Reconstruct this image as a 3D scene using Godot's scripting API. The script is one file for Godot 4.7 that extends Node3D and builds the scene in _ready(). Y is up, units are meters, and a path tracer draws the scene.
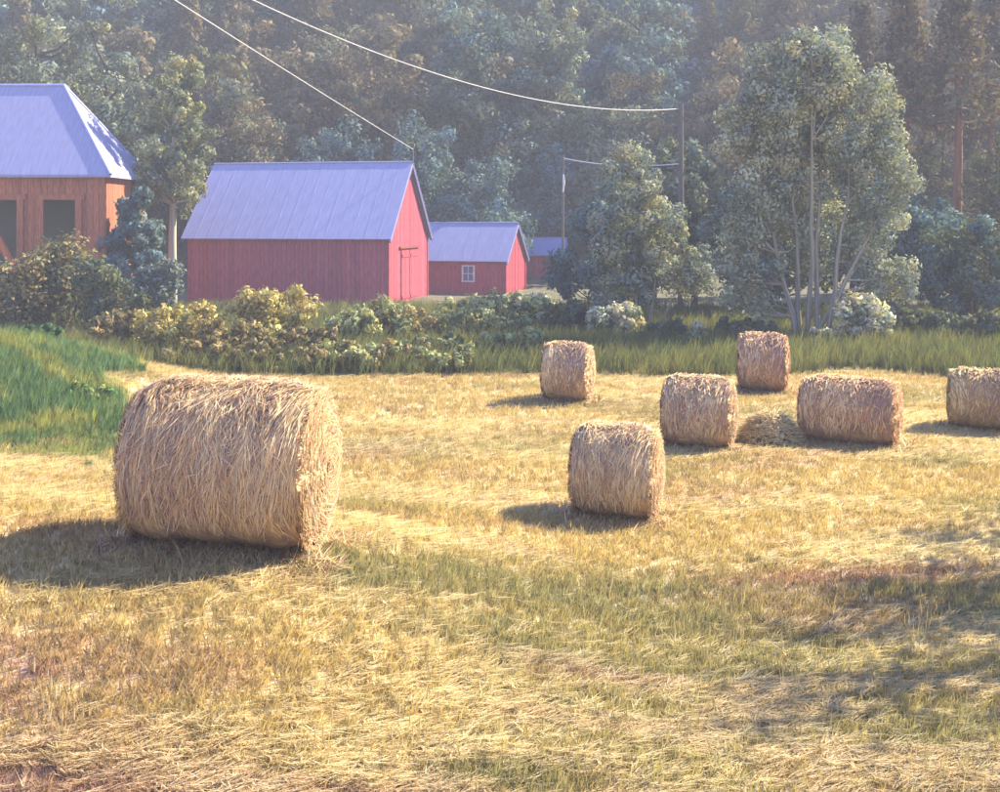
extends Node3D
# A mown hay field with round bales, red barns with lavender metal roofs and a wooded hillside behind.
const F := 1207.0        # focal length in photo pixels (photo 1000 x 792)
const HZ := 220.0        # photo row of the horizon
const EYE := 4.7

var rng := RandomNumberGenerator.new()
var nz := FastNoiseLite.new()
var nf := FastNoiseLite.new()
var taken := {}
var M := {}

# ---------------------------------------------------------------- helpers
func at(px: float, py: float, d: float) -> Vector3:
	return Vector3((px - 500.0) / F * d, EYE - (py - HZ) / F * d, -d)

func numbered(n: String) -> String:
	if not taken.has(n):
		taken[n] = 0
		return n
	taken[n] += 1
	return "%s_%03d" % [n, taken[n]]

func tag(o: Node, label: String, category := "", group := "", kind := "") -> void:
	if label != "": o.set_meta("label", label)
	if category != "": o.set_meta("category", category)
	if group != "": o.set_meta("group", group)
	if kind != "": o.set_meta("kind", kind)

func thing(called: String, label: String, category: String, where := Vector3.ZERO, turn := 0.0, group := "") -> Node3D:
	var o := Node3D.new()
	o.name = numbered(called)
	add_child(o)
	o.position = where
	o.rotation.y = turn
	tag(o, label, category, group)
	return o

func part(called: String, mesh: Mesh, mat: Material, parent: Node, kind := "") -> MeshInstance3D:
	var o := MeshInstance3D.new()
	o.name = called if parent != self else numbered(called)
	o.mesh = mesh
	if mat: o.material_override = mat
	parent.add_child(o, true)
	if kind != "": o.set_meta("kind", kind)
	return o

func smooth(a: float, b: float, x: float) -> float:
	var t := clampf((x - a) / (b - a), 0.0, 1.0)
	return t * t * (3.0 - 2.0 * t)

func bell(x: float, c: float, s: float) -> float:
	var t := (x - c) / s
	return exp(-t * t)

func height(x: float, d: float) -> float:
	var h := 0.0
	h += 1.02 * smooth(2.2, -3.4, x) * bell(d, 13.6, 4.6) * smooth(-40.0, -12.0, x)
	h += 0.5 * smooth(-3.0, -9.0, x) * bell(d, 19.0, 7.0)
	h += 1.6 * bell(x, -13.5, 4.2) * bell(d, 30.0, 6.0)
	h += 0.05 * nz.get_noise_2d(x * 6.0, d * 6.0)
	if d > 74.0:
		var t := d - 74.0
		h += 0.30 * t * smooth(0.0, 40.0, t) + 0.18 * maxf(t - 25.0, 0.0)
		h += 4.0 * smooth(5.0, 60.0, t) * nz.get_noise_2d(x * 0.7 + 91.0, d * 0.7)
	return h

func ground(x: float, d: float) -> Vector3:
	return Vector3(x, height(x, d), -d)

func mat_vc(rough := 0.9, back := 0.0) -> StandardMaterial3D:
	var m := StandardMaterial3D.new()
	m.vertex_color_use_as_albedo = true
	m.roughness = rough
	m.cull_mode = BaseMaterial3D.CULL_DISABLED
	m.metallic_specular = 0.25
	if back > 0.0:
		m.backlight_enabled = true
		m.backlight = Color(back, back, back * 0.75)
	return m

func srgb(r: float, g: float, b: float) -> Color:
	return Color(r, g, b).linear_to_srgb()

func noise_tex(c0: Color, c1: Color, freq: float, sd: int, stretch := 1.0) -> NoiseTexture2D:
	var t := NoiseTexture2D.new()
	t.width = 512; t.height = 512
	t.seamless = true
	t.generate_mipmaps = false
	var n := FastNoiseLite.new()
	n.seed = sd
	n.frequency = freq
	n.fractal_octaves = 5
	t.noise = n
	var g := Gradient.new()
	g.set_color(0, c0); g.set_color(1, c1)
	g.set_offset(0, 0.2); g.set_offset(1, 0.8)
	t.color_ramp = g
	return t

func mat_tex(c0: Color, c1: Color, freq: float, sd: int, rough: float, uvscale: Vector3, metal := 0.0) -> StandardMaterial3D:
	var m := StandardMaterial3D.new()
	m.albedo_texture = noise_tex(c0.linear_to_srgb(), c1.linear_to_srgb(), freq, sd)
	m.uv1_triplanar = true
	m.uv1_scale = uvscale
	m.roughness = rough
	m.metallic = metal
	return m

# ---- raw mesh buffer
class Buf:
	var v := PackedVector3Array()
	var n := PackedVector3Array()
	var c := PackedColorArray()
	var i := PackedInt32Array()
	func tri(a: Vector3, b: Vector3, d: Vector3, col: Color, nn := Vector3.ZERO) -> void:
		var k := v.size()
		var g := nn if nn != Vector3.ZERO else (d - a).cross(b - a).normalized()
		v.append_array([a, b, d]); n.append_array([g, g, g]); c.append_array([col, col, col]); i.append_array([k, k + 1, k + 2])
	func quad(a: Vector3, b: Vector3, d: Vector3, e: Vector3, col: Color) -> void:
		# a b d e counter-clockwise seen from outside
		var k := v.size()
		var g := (b - a).cross(e - a).normalized()
		v.append_array([a, b, d, e]); n.append_array([g, g, g, g]); c.append_array([col, col, col, col])
		i.append_array([k, k + 2, k + 1, k, k + 3, k + 2])
	func box(lo: Vector3, hi: Vector3, col: Color) -> void:
		var p := [Vector3(lo.x, lo.y, hi.z), Vector3(hi.x, lo.y, hi.z), Vector3(hi.x, hi.y, hi.z), Vector3(lo.x, hi.y, hi.z), Vector3(lo.x, lo.y, lo.z), Vector3(hi.x, lo.y, lo.z), Vector3(hi.x, hi.y, lo.z), Vector3(lo.x, hi.y, lo.z)]
		quad(p[0], p[1], p[2], p[3], col); quad(p[5], p[4], p[7], p[6], col)
		quad(p[4], p[0], p[3], p[7], col); quad(p[1], p[5], p[6], p[2], col)
		quad(p[3], p[2], p[6], p[7], col); quad(p[4], p[5], p[1], p[0], col)
	func slab(poly: Array, thick: Vector3, col: Color) -> void:
		# poly counter-clockwise from outside; thick points inward
		var m := poly.size()
		for k in range(1, m - 1):
			tri(poly[0], poly[k + 1], poly[k], col)
			tri(poly[0] + thick, poly[k] + thick, poly[k + 1] + thick, col)
		for k in m:
			var a: Vector3 = poly[k]
			var b: Vector3 = poly[(k + 1) % m]
			quad(a + thick, b + thick, b, a, col)
	func tube(pts: Array, rad: Array, col: Color, sides := 7, col2 := Color(-1, 0, 0)) -> void:
		var base := v.size()
		for k in pts.size():
			var p: Vector3 = pts[k]
			var dir: Vector3 = (pts[mini(k + 1, pts.size() - 1)] - pts[maxi(k - 1, 0)]).normalized()
			var u := dir.cross(Vector3(0.31, 0.17, 0.93)).normalized()
			var w := dir.cross(u)
			for s in sides:
				var a := TAU * s / sides
				var o := u * cos(a) + w * sin(a)
				v.append(p + o * rad[k]); n.append(o)
				c.append(col if col2.r < 0.0 or (s * 7 + k * 3) % 5 > 1 else col2)
		for k in pts.size() - 1:
			for s in sides:
				var a0 := base + k * sides + s
				var a1 := base + k * sides + (s + 1) % sides
				i.append_array([a0, a0 + sides, a1, a1, a0 + sides, a1 + sides])
	func mesh() -> ArrayMesh:
		var ar := []
		ar.resize(Mesh.ARRAY_MAX)
		ar[Mesh.ARRAY_VERTEX] = v; ar[Mesh.ARRAY_NORMAL] = n; ar[Mesh.ARRAY_COLOR] = c; ar[Mesh.ARRAY_INDEX] = i
		var m := ArrayMesh.new()
		m.add_surface_from_arrays(Mesh.PRIMITIVE_TRIANGLES, ar)
		return m

func rdir() -> Vector3:
	var z := rng.randf_range(-1.0, 1.0)
	var a := rng.randf() * TAU
	var r := sqrt(1.0 - z * z)
	return Vector3(r * cos(a), z, r * sin(a))

func jitter(c: Color, s: float) -> Color:
	var k := 1.0 + rng.randf_range(-s, s)
	var w := rng.randf_range(-s, s) * 0.35
	return Color(clampf(c.r * (k + w), 0, 1), clampf(c.g * k, 0, 1), clampf(c.b * (k - w), 0, 1))

func leaf(b: Buf, p: Vector3, out: Vector3, size: float, col: Color) -> void:
	var nn := (out + rdir() * 0.8).normalized()
	var u := nn.cross(rdir()).normalized()
	var w := nn.cross(u)
	var l := size * rng.randf_range(0.7, 1.35)
	var s := l * rng.randf_range(0.4, 0.62)
	var k := b.v.size()
	var sn := (nn + out * 0.9).normalized()
	b.v.append_array([p - u * l * 0.5, p - w * s * 0.5 + u * l * 0.08, p + u * l * 0.5 - nn * l * 0.12, p + w * s * 0.5 + u * l * 0.08])
	b.n.append_array([sn, sn, sn, sn])
	b.c.append_array([col, col, col, col])
	b.i.append_array([k, k + 2, k + 1, k, k + 3, k + 2])

# clumps: array of [centre, radius]; leaves spread in each clump
func foliage(clumps: Array, per: int, size: float, cols: Array, spread := 0.25) -> Buf:
	var b := Buf.new()
	for cl in clumps:
		var base: Color = cols[rng.randi() % cols.size()]
		base = jitter(base, spread)
		var c: Vector3 = cl[0]
		var r: float = cl[1]
		for k in per:
			var o := rdir()
			var q := c + o * r * pow(rng.randf(), 0.45) * Vector3(1.0, 0.8, 1.0).length() / 1.6
			leaf(b, q, o, size, jitter(base, 0.16))
	return b

func envelope(ells: Array, count: int, cr: float) -> Array:
	# ells: [centre, radii]; clump centres near the shell and inside
	var out := []
	var tot := 0.0
	for e in ells: tot += e[1].x * e[1].y
	for e in ells:
		var m := int(round(count * e[1].x * e[1].y / tot))
		for k in m:
			var o := rdir()
			var q: Vector3 = e[0] + o * e[1] * lerpf(0.35, 1.0, sqrt(rng.randf()))
			out.append([q, cr * rng.randf_range(0.65, 1.3)])
	return out

func limbs(b: Buf, stems: Array, clumps: Array, share: float, r0: float, col: Color, col2: Color) -> void:
	# stems: array of point arrays; side limbs run from a stem to clumps
	for s in stems:
		var rad := []
		for k in s.size(): rad.append(r0 * lerpf(1.0, 0.25, float(k) / (s.size() - 1)))
		b.tube(s, rad, col, 8, col2)
	for cl in clumps:
		if rng.randf() > share: continue
		var c: Vector3 = cl[0]
		var best: Vector3 = stems[0][1]
		var bd := 1e9
		for s in stems:
			for k in range(1, s.size()):
				var p: Vector3 = s[k]
				if p.y < c.y - 0.3 and p.distance_to(c) < bd:
					bd = p.distance_to(c); best = p
		var mid := best.lerp(c, 0.55) + Vector3(0, -0.12 * best.distance_to(c), 0)
		b.tube([best, mid, c], [r0 * 0.34, r0 * 0.22, r0 * 0.08], col, 5)

func wobble(a: Vector3, b: Vector3, n: int, amp: float) -> Array:
	var out := []
	for k in n + 1:
		var t := float(k) / n
		var j := Vector3(rng.randf_range(-1, 1), 0, rng.randf_range(-1, 1)) * amp * (0.0 if k == 0 else 1.0)
		out.append(a.lerp(b, t) + j)
	return out

# colours are real base colours, linear
var G_OLIVE := [Color(0.13, 0.145, 0.065), Color(0.17, 0.175, 0.085), Color(0.11, 0.12, 0.07)]
var G_GREY := [Color(0.17, 0.205, 0.16), Color(0.21, 0.235, 0.17), Color(0.14, 0.18, 0.155)]
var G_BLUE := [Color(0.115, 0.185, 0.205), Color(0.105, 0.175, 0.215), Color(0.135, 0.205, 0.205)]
var G_SAGE := [Color(0.34, 0.37, 0.28), Color(0.28, 0.32, 0.27), Color(0.41, 0.42, 0.30), Color(0.25, 0.295, 0.275)]
var G_BROWN := [Color(0.16, 0.135, 0.09), Color(0.125, 0.115, 0.085), Color(0.18, 0.15, 0.09)]
var G_PALE := [Color(0.27, 0.29, 0.17), Color(0.33, 0.335, 0.19), Color(0.22, 0.25, 0.16)]
var BARK_DARK := Color(0.075, 0.06, 0.05)
var BARK_PALE := Color(0.34, 0.32, 0.27)
var BARK_RED := Color(0.28, 0.125, 0.07)

func broadleaf(h: float, w: float, cols: Array, leafsize: float, clumpn: int, per: int, crown_from := 0.25, bark := Color(0.075, 0.06, 0.05)) -> Array:
	var ells := []
	var ch := h * (1.0 - crown_from)
	ells.append([Vector3(0, h * crown_from + ch * 0.42, 0), Vector3(w * 0.5, ch * 0.42, w * 0.5)])
	ells.append([Vector3(w * rng.randf_range(-0.12, 0.12), h - ch * 0.3, 0), Vector3(w * 0.34, ch * 0.3, w * 0.34)])
	for k in 3:
		var a := TAU * k / 3.0 + rng.randf()
		ells.append([Vector3(cos(a) * w * 0.3, h * crown_from + ch * rng.randf_range(0.2, 0.5), sin(a) * w * 0.3), Vector3(w * 0.24, ch * 0.2, w * 0.24)])
	var clumps := envelope(ells, clumpn, w * 0.115)
	var stems := [wobble(Vector3(0, -0.3, 0), Vector3(w * rng.randf_range(-0.05, 0.05), h * 0.82, 0), 6, w * 0.02)]
	var tb := Buf.new()
	limbs(tb, stems, clumps, 0.3, h * 0.02, bark, bark * 1.35)
	return [tb, foliage(clumps, per, leafsize, cols)]

func conifer(h: float, w: float, cols: Array, leafsize: float, bare: float, bark: Color) -> Array:
	var tb := Buf.new()
	var pts := wobble(Vector3(0, -0.3, 0), Vector3(0, h, 0), 7, h * 0.006)
	var rad := []
	for k in pts.size(): rad.append(h * 0.017 * lerpf(1.0, 0.15, float(k) / 7.0))
	tb.tube(pts, rad, bark, 8, bark * 0.6)
	var clumps := []
	var y := h * bare
	while y < h:
		var t := (y - h * bare) / (h * (1.0 - bare))
		var r := w * 0.5 * (1.0 - t) * rng.randf_range(0.75, 1.1) + 0.15
		var m := 5 if t < 0.7 else 3
		var a0 := rng.randf() * TAU
		for k in m:
			var a := a0 + TAU * k / m + rng.randf_range(-0.3, 0.3)
			var e := Vector3(cos(a) * r, y - r * 0.22, sin(a) * r)
			tb.tube([Vector3(0, y, 0), e], [h * 0.0045, h * 0.0015], bark, 4)
			clumps.append([e * Vector3(0.9, 1, 0.9), w * 0.13])
			clumps.append([Vector3(e.x * 0.5, y - r * 0.1, e.z * 0.5), w * 0.12])
		y += h * 0.042
	return [tb, foliage(clumps, 46, leafsize, cols)]

func shrub(w: float, h: float, cols: Array, leafsize: float, clumpn: int, per: int) -> Array:
	var ells := [[Vector3(0, h * 0.42, 0), Vector3(w * 0.46, h * 0.42, w * 0.38)]]
	for k in 3:
		ells.append([Vector3(w * rng.randf_range(-0.32, 0.32), h * rng.randf_range(0.5, 0.72), w * rng.randf_range(-0.1, 0.2)), Vector3(w * 0.2, h * 0.26, w * 0.2)])
	var clumps := envelope(ells, clumpn, minf(w, h) * 0.16)
	var keep := []
	for c in clumps:
		if c[0].y > 0.05: keep.append(c)
	var tb := Buf.new()
	for k in 7:
		var a := TAU * k / 7.0
		tb.tube([Vector3(cos(a) * 0.12, -0.1, sin(a) * 0.12), Vector3(cos(a) * w * 0.16, h * 0.4, sin(a) * w * 0.16), Vector3(cos(a) * w * 0.27, h * 0.75, sin(a) * w * 0.27)], [0.035, 0.025, 0.008], BARK_DARK, 5)
	return [tb, foliage(keep, per, leafsize, cols)]

func plant(called: String, label: String, category: String, where: Vector3, pr: Array, group := "", names := ["trunk", "crown"]) -> Node3D:
	var t := thing(called, label, category, where, 0.0, group)
	part(names[0], pr[0].mesh(), M.bark, t)
	part(names[1], pr[1].mesh(), M.leaf, t)
	return t

# ---------------------------------------------------------------- field colour (what grows where)
func field_color(x: float, d: float) -> Color:
	var a := nz.get_noise_2d(x * 1.6, d * 5.5)            # swath streaks, mostly along x
	var b := nf.get_noise_2d(x * 3.0, d * 9.0)
	var g := nz.get_noise_2d(x * 2.6 + 50.0, d * 5.0 + 20.0)
	var c := Color(0.60, 0.485, 0.275)
	c = c.lerp(Color(0.72, 0.61, 0.37), smooth(0.0, 0.45, a))
	c = c.lerp(Color(0.54, 0.42, 0.24), smooth(0.05, -0.45, a) * 0.4)
	# green regrowth
	var gr := smooth(0.05, 0.4, g) * 0.5
	gr += 0.85 * smooth(-2.2, 0.6, x + g * 3.0) * bell(d, 14.9, 1.15) * smooth(7.5, 3.6, x + b)
	gr += 0.75 * smooth(-2.5, 2.2, x + g * 3.5) * smooth(13.6, 12.4, d + b * 1.2)
	gr += 0.4 * bell(x + b * 2.0, -1.3, 1.3) * bell(d, 13.4, 0.55)
	gr += smooth(35.4, 37.5, d + g * 3.0 + b) 
	gr += 0.9 * smooth(0.4, -0.6, x + 0.322 * d + g * 1.5) * smooth(20.8, 22.6, d + b * 3.0)
	var gc := Color(0.39, 0.345, 0.21).lerp(Color(0.30, 0.29, 0.19), smooth(-0.2, 0.3, b))
	if d > 20.0 and x < -0.3 * d: gc = Color(0.14, 0.23, 0.12).lerp(Color(0.3, 0.36, 0.11), smooth(0.0, 0.4, b))
	c = c.lerp(gc, clampf(gr, 0.0, 0.9))
	# reddish clover and bare soil patches
	var rd := 0.3 * smooth(0.12, 0.42, nf.get_noise_2d(x * 2.1 + 200.0, d * 6.0))
	rd += 0.7 * smooth(-1.2, -4.0, x + g * 2.5) * smooth(9.9, 8.9, d + b * 0.8)
	rd += 0.8 * bell(x + b, 1.1, 0.8) * bell(d + g, 12.2, 0.4) + 0.7 * bell(x + b * 2.0, 4.8, 1.4) * bell(d + g * 0.5, 15.9, 0.35)
	rd += 0.7 * bell(x + b * 2.0, -4.0, 0.5) * bell(d + g, 10.3, 0.4)
	rd += 0.55 * smooth(10.6, 9.2, d + b * 1.5 + g) * smooth(-0.25, 0.2, g + b)
	c = c.lerp(Color(0.42, 0.25, 0.235), clampf(rd, 0.0, 0.75))
	return c

# ---------------------------------------------------------------- bales
func bale(label: String, px: float, base_py: float, d: float, dia: float, length: float, yaw: float, sd: int, strands: int, sw: float, tint: Color) -> void:
	rng.seed = sd
	var r := dia * 0.5
	var x := (px - 500.0) / F * d
	var t := thing("hay_bale", label, "hay bale", Vector3(x, height(x, d), -d), deg_to_rad(-yaw), "round hay bales in the mown field")
	var cols := [Color(0.58, 0.42, 0.22) * tint, Color(0.68, 0.53, 0.30) * tint, Color(0.42, 0.27, 0.16) * tint, Color(0.55, 0.34, 0.18) * tint, Color(0.34, 0.23, 0.185) * tint, Color(0.48, 0.34, 0.22) * tint]
	var cy := r * 0.955
	# packed core: displaced cylinder along local x, flattened where it rests
	var b := Buf.new()
	var na := 64
	var nl := 20
	var hw := length * 0.5
	var rad := func(u: float, a: float) -> float:
		var e := absf(u) / hw
		var q := r * (1.0 - 0.085 * smooth(0.72, 1.0, e)) 
		q *= 1.0 + 0.06 * nz.get_noise_3d(u * 40.0 / dia + sd, cos(a) * 22.0, sin(a) * 22.0) + 0.02 * nf.get_noise_2d(u * 30.0 + sd * 3.0, a * 4.0)
		return q - 0.03
	var P := func(u: float, a: float, q: float) -> Vector3:
		var p := Vector3(u, cy + sin(a) * q, cos(a) * q)
		if p.y < 0.02: p.y = 0.02 + (p.y - 0.02) * 0.1
		return p
	for iu in nl + 1:
		for ia in na:
			var u := lerpf(-hw, hw, float(iu) / nl)
			var a := TAU * ia / na
			var q: float = rad.call(u, a)
			b.v.append(P.call(u, a, q)); b.n.append(Vector3(0, sin(a), cos(a)))
			var s := nf.get_noise_2d(u * 38.0 + sd, a * 2.2)
			var c: Color = cols[4].lerp(cols[0], smooth(-0.35, 0.35, s))
			b.c.append(jitter(c, 0.12))
	for iu in nl:
		for ia in na:
			var a0 := iu * na + ia
			var a1 := iu * na + (ia + 1) % na
			b.i.append_array([a0, a1, a0 + na, a1, a1 + na, a0 + na])
	part("hay_core", b.mesh(), M.straw, t)
	# coiled end faces
	for side in [-1.0, 1.0]:
		var e := Buf.new()
		var nr := 22
		for ir in nr + 1:
			for ia in na:
				var a := TAU * ia / na
				var f := float(ir) / nr
				var q: float = rad.call(side * hw, a) * f
				var coil := sin((f * 9.0 + a / TAU) * TAU) * 0.012 * dia
				var bulge := 0.05 * dia * (1.0 - f * f) + coil + 0.02 * nf.get_noise_2d(cos(a) * f * 60.0 + sd, sin(a) * f * 60.0)
				var p: Vector3 = P.call(side * (hw + bulge * smooth(1.0, 0.9, f)), a, q)
				e.v.append(p); e.n.append(Vector3(side, 0, 0))
				e.c.append(jitter(cols[1].lerp(cols[5], 0.5 + 0.5 * sin((f * 9.0 + a / TAU) * TAU + 1.0) * 0.6), 0.15))
		for ir in nr:
			for ia in na:
				var a0 := ir * na + ia
				var a1 := ir * na + (ia + 1) % na
				if side > 0.0: e.i.append_array([a0, a0 + na, a1, a1, a0 + na, a1 + na])
				else: e.i.append_array([a0, a1, a0 + na, a1, a1 + na, a0 + na])
		part("end_face", e.mesh(), M.straw, t)
		var hair := Buf.new()
		for k in strands / 5:
			var a := rng.randf() * TAU
			var f := sqrt(rng.randf())
			var q: float = rad.call(side * hw, a) * f
			var p: Vector3 = P.call(side * (hw + 0.05 * dia * (1.0 - f * f) + 0.012 * dia + 0.012), a, q)
			var tn := Vector3(0.0, cos(a), -sin(a))
			if tn.z > 0.0 and rng.randf() < 0.8: tn = -tn
			tn = (tn + rdir() * 0.5) * Vector3(0.12, 1.0, 1.0)
			straw(hair, p, tn.normalized(), Vector3(side, 0, 0), rng.randf_range(0.1, 0.3), sw, jitter(cols[rng.randi() % 6], 0.2), 0.012)
		part("end_straw", hair.mesh(), M.straw, t, "stuff")
	# loose straw lying over the roll, wrapped round it, with hanging wisps
	var h := Buf.new()
	for k in strands:
		var u := rng.randf_range(-hw, hw)
		var a := rng.randf_range(-0.35, PI + 0.35) if rng.randf() < 0.8 else rng.randf() * TAU
		var q: float = rad.call(u, a)
		var p: Vector3 = P.call(u, a, q + 0.008)
		var out := Vector3(0, sin(a), cos(a))
		var sg := -1.0 if a < PI * 0.5 else 1.0      # towards the ground on either side
		var tn := Vector3(rng.randfn(0.0, 0.35), cos(a) * sg, -sin(a) * sg)
		if rng.randf() < 0.15: tn = Vector3(rng.randfn(0.0, 1.0), cos(a) * sg * 0.5, -sin(a) * sg * 0.5)
		if hw - absf(u) < 0.35 and rng.randf() < 0.94: tn.x = -signf(u) * absf(tn.x) * 0.7
		var cc: Color = cols[rng.randi() % 6]
		var band := nf.get_noise_2d(u * 26.0 + sd * 7.0, a * 1.2)
		if band > 0.12 and rng.randf() < 0.6: cc = cols[1]
		elif band < -0.15 and rng.randf() < 0.6: cc = cols[4]
		straw(h, p, tn.normalized(), out, rng.randf_range(0.07, 0.34) * dia / 1.6, sw, jitter(cc, 0.2), rng.randf_range(0.0, 0.045))
	# fringe of straw over the top and at both rims
	for k in strands / 9:
		var side := -1.0 if rng.randf() < 0.45 else 1.0
		var a := rng.randf() * TAU
		var u := side * (hw - rng.randf() * 0.06)
		var q: float = rad.call(u, a)
		var p: Vector3 = P.call(u, a, q)
		straw(h, p, Vector3(side * rng.randf_range(0.2, 1.0), cos(a) * rng.randf_range(-1, 1) - 0.2, -sin(a)).normalized(), Vector3(0, sin(a), cos(a)), rng.randf_range(0.05, 0.15), sw, jitter(cols[rng.randi() % 4], 0.2), 0.05)
	part("loose_straw", h.mesh(), M.straw, t, "stuff")
	# straw shed on the ground all round, part of the bale's skirt
	var g := Buf.new()
	for k in strands / 4:
		var u := rng.randf_range(-hw - 0.35, hw + 0.35)
		var w := r * 0.3 + absf(rng.randfn(0.0, 0.4)) * r
		if rng.randf() < 0.4: w = -w
		var q := Vector3(u, 0.02 + rng.randf() * 0.07 * smooth(r * 0.9, r * 0.3, absf(w)), w)
		var wp := t.transform * q
		q.y += height(wp.x, -wp.z) - t.position.y
		straw(g, q, Vector3(rng.randf_range(-1, 1), rng.randf_range(-0.1, 0.35), rng.randf_range(-1, 1)).normalized(), Vector3.UP, rng.randf_range(0.1, 0.3), sw, jitter(cols[rng.randi() % 6], 0.2), 0.02)
	part("shed_straw", g.mesh(), M.straw, t, "stuff")

func straw(b: Buf, p: Vector3, dir: Vector3, out: Vector3, l: float, w: float, col: Color, lift: float) -> void:
	var s := dir.cross(out).normalized() * w * 0.5
	var m := p + dir * l * 0.5 + out * (lift * 0.35 + 0.01)
	var e := p + dir * l + out * lift
	var k := b.v.size()
	b.v.append_array([p - s, p + s, m - s, m + s, e])
	var nn := (out * 1.2 + rdir() * 0.5).normalized()
	b.n.append_array([nn, nn, nn, nn, nn])
	b.c.append_array([col, col, col, col, col])
	b.i.append_array([k, k + 2, k + 1, k + 1, k + 2, k + 3, k + 2, k + 4, k + 3])

# ---------------------------------------------------------------- buildings
func siding(b: Buf, a: Vector3, along: Vector3, out: Vector3, len: float, bot: float, topf: Callable, col: Color, bw := 0.26) -> void:
	# vertical boards from a along a wall; topf(u) gives the top height at u
	var u := 0.0
	while u < len - 0.01:
		var w := minf(bw * rng.randf_range(0.85, 1.15), len - u)
		var t0: float = topf.call(u)
		var t1: float = topf.call(u + w)
		var pr := 0.03 + rng.randf() * 0.014
		var p0 := a + along * (u + 0.008) + out * pr
		var p1 := a + along * (u + w - 0.008) + out * pr
		var up := Vector3.UP
		var c := jitter(col, 0.13)
		var A := p0 + up * bot; var B := p1 + up * bot; var C := p1 + up * t1; var D := p0 + up * t0
		b.quad(A, B, C, D, c)
		var i0 := -out * 0.05
		b.quad(A + i0, A, D, D + i0, c); b.quad(B, B + i0, C + i0, C, c); b.quad(D, C, C + i0, D + i0, c)
		u += w

func roof_side(t: Node3D, e0: Vector3, e1: Vector3, r0: Vector3, r1: Vector3, mat: Material, panel: float, tints: Array) -> void:
	# panels run from the eave e0-e1 up to the ridge r0-r1; each one is a sheet with a raised seam
	var n := int(ceil(e0.distance_to(e1) / panel))
	var nor := (e1 - e0).cross(r0 - e0).normalized()
	for k in n:
		var f0 := float(k) / n
		var f1 := float(k + 1) / n
		var b := Buf.new()
		var col: Color = tints[rng.randi() % tints.size()]
		var off := nor * rng.randf() * 0.003
		b.slab([e0.lerp(e1, f0) + off, e0.lerp(e1, f1) + off, r0.lerp(r1, f1) + off, r0.lerp(r1, f0) + off], -nor * 0.07, col)
		var s0 := e0.lerp(e1, f0)
		var s1 := r0.lerp(r1, f0)
		var al := (e1 - e0).normalized() * 0.035
		b.slab([s0 - al + nor * 0.007, s0 + al + nor * 0.007, s1 + al + nor * 0.007, s1 - al + nor * 0.007], -nor * 0.03, col)
		part("roof_panel", b.mesh(), mat, t)

func gable_barn(t: Node3D, L: float, bd: float, eave: float, ridge: float, side_col: Color, end_col: Color, roof_mat: Material, tints: Array, over: float, panel: float) -> void:
	var fl := func(_u: float) -> float: return eave
	var ga := func(u: float) -> float: return eave + (ridge - eave) * (1.0 - absf(u - bd * 0.5) / (bd * 0.5)) - 0.08
	var b := Buf.new()
	siding(b, Vector3(-L, 0, 0), Vector3.RIGHT, Vector3.BACK, L, -0.4, fl, side_col)
	part("front_siding", b.mesh(), M.paint, t, "stuff")
	b = Buf.new()
	siding(b, Vector3(0, 0, -bd), Vector3.LEFT, Vector3.FORWARD, L, -0.4, fl, side_col)
	part("back_siding", b.mesh(), M.paint, t, "stuff")
	b = Buf.new()
	siding(b, Vector3(0, 0, 0), Vector3.FORWARD, Vector3.RIGHT, bd, -0.4, ga, end_col)
	part("gable_siding", b.mesh(), M.paint, t, "stuff")
	b = Buf.new()
	siding(b, Vector3(-L, 0, -bd), Vector3.BACK, Vector3.LEFT, bd, -0.4, ga, end_col)
	part("gable_siding", b.mesh(), M.paint, t, "stuff")
	b = Buf.new()                                    # the frame behind the boards
	b.box(Vector3(-L + 0.02, -0.5, -bd + 0.02), Vector3(-0.02, eave - 0.05, -0.02), side_col * 0.6)
	part("wall_frame", b.mesh(), M.paint, t)
	for c in [Vector3(0, 0, 0), Vector3(-L, 0, 0), Vector3(0, 0, -bd), Vector3(-L, 0, -bd)]:
		b = Buf.new()
		b.box(c + Vector3(-0.09, -0.45, -0.09), c + Vector3(0.09, eave - 0.02, 0.09), end_col * 0.85)
		part("corner_board", b.mesh(), M.paint, t)
	var sl := (ridge - eave) / (bd * 0.5)
	var ed := over
	var ey := eave - sl * ed + 0.1
	var ry := ridge + 0.1
	var A := Vector3(-L - over, ey, ed); var B := Vector3(over * 0.8, ey, ed)
	var R0 := Vector3(-L - over, ry, -bd * 0.5); var R1 := Vector3(over * 0.8, ry, -bd * 0.5)
	roof_side(t, A, B, R0, R1, roof_mat, panel, tints)
	var C := Vector3(over * 0.8, ey, -bd - ed); var D := Vector3(-L - over, ey, -bd - ed)
	roof_side(t, C, D, R1, R0, roof_mat, panel, tints)
	b = Buf.new()
	b.tube([R0 + Vector3(-0.02, 0.0, 0), R1 + Vector3(0.02, 0.0, 0)], [0.07, 0.07], tints[0], 8)
	part("ridge_cap", b.mesh(), roof_mat, t)
	for f in [[B, R1], [R1, C], [A, R0], [R0, D]]:   # rake boards under the roof edges
		b = Buf.new()
		var p: Vector3 = f[0] + Vector3(0, -0.16, 0)
		var q: Vector3 = f[1] + Vector3(0, -0.16, 0)
		var s := 1.0 if p.x > -1.0 else -1.0
		b.tube([p + Vector3(-0.06 * s, 0, 0), q + Vector3(-0.06 * s, 0, 0)], [0.085, 0.085], Color(0.2, 0.2, 0.42), 4)
		part("rake_board", b.mesh(), M.paint, t)

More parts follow.
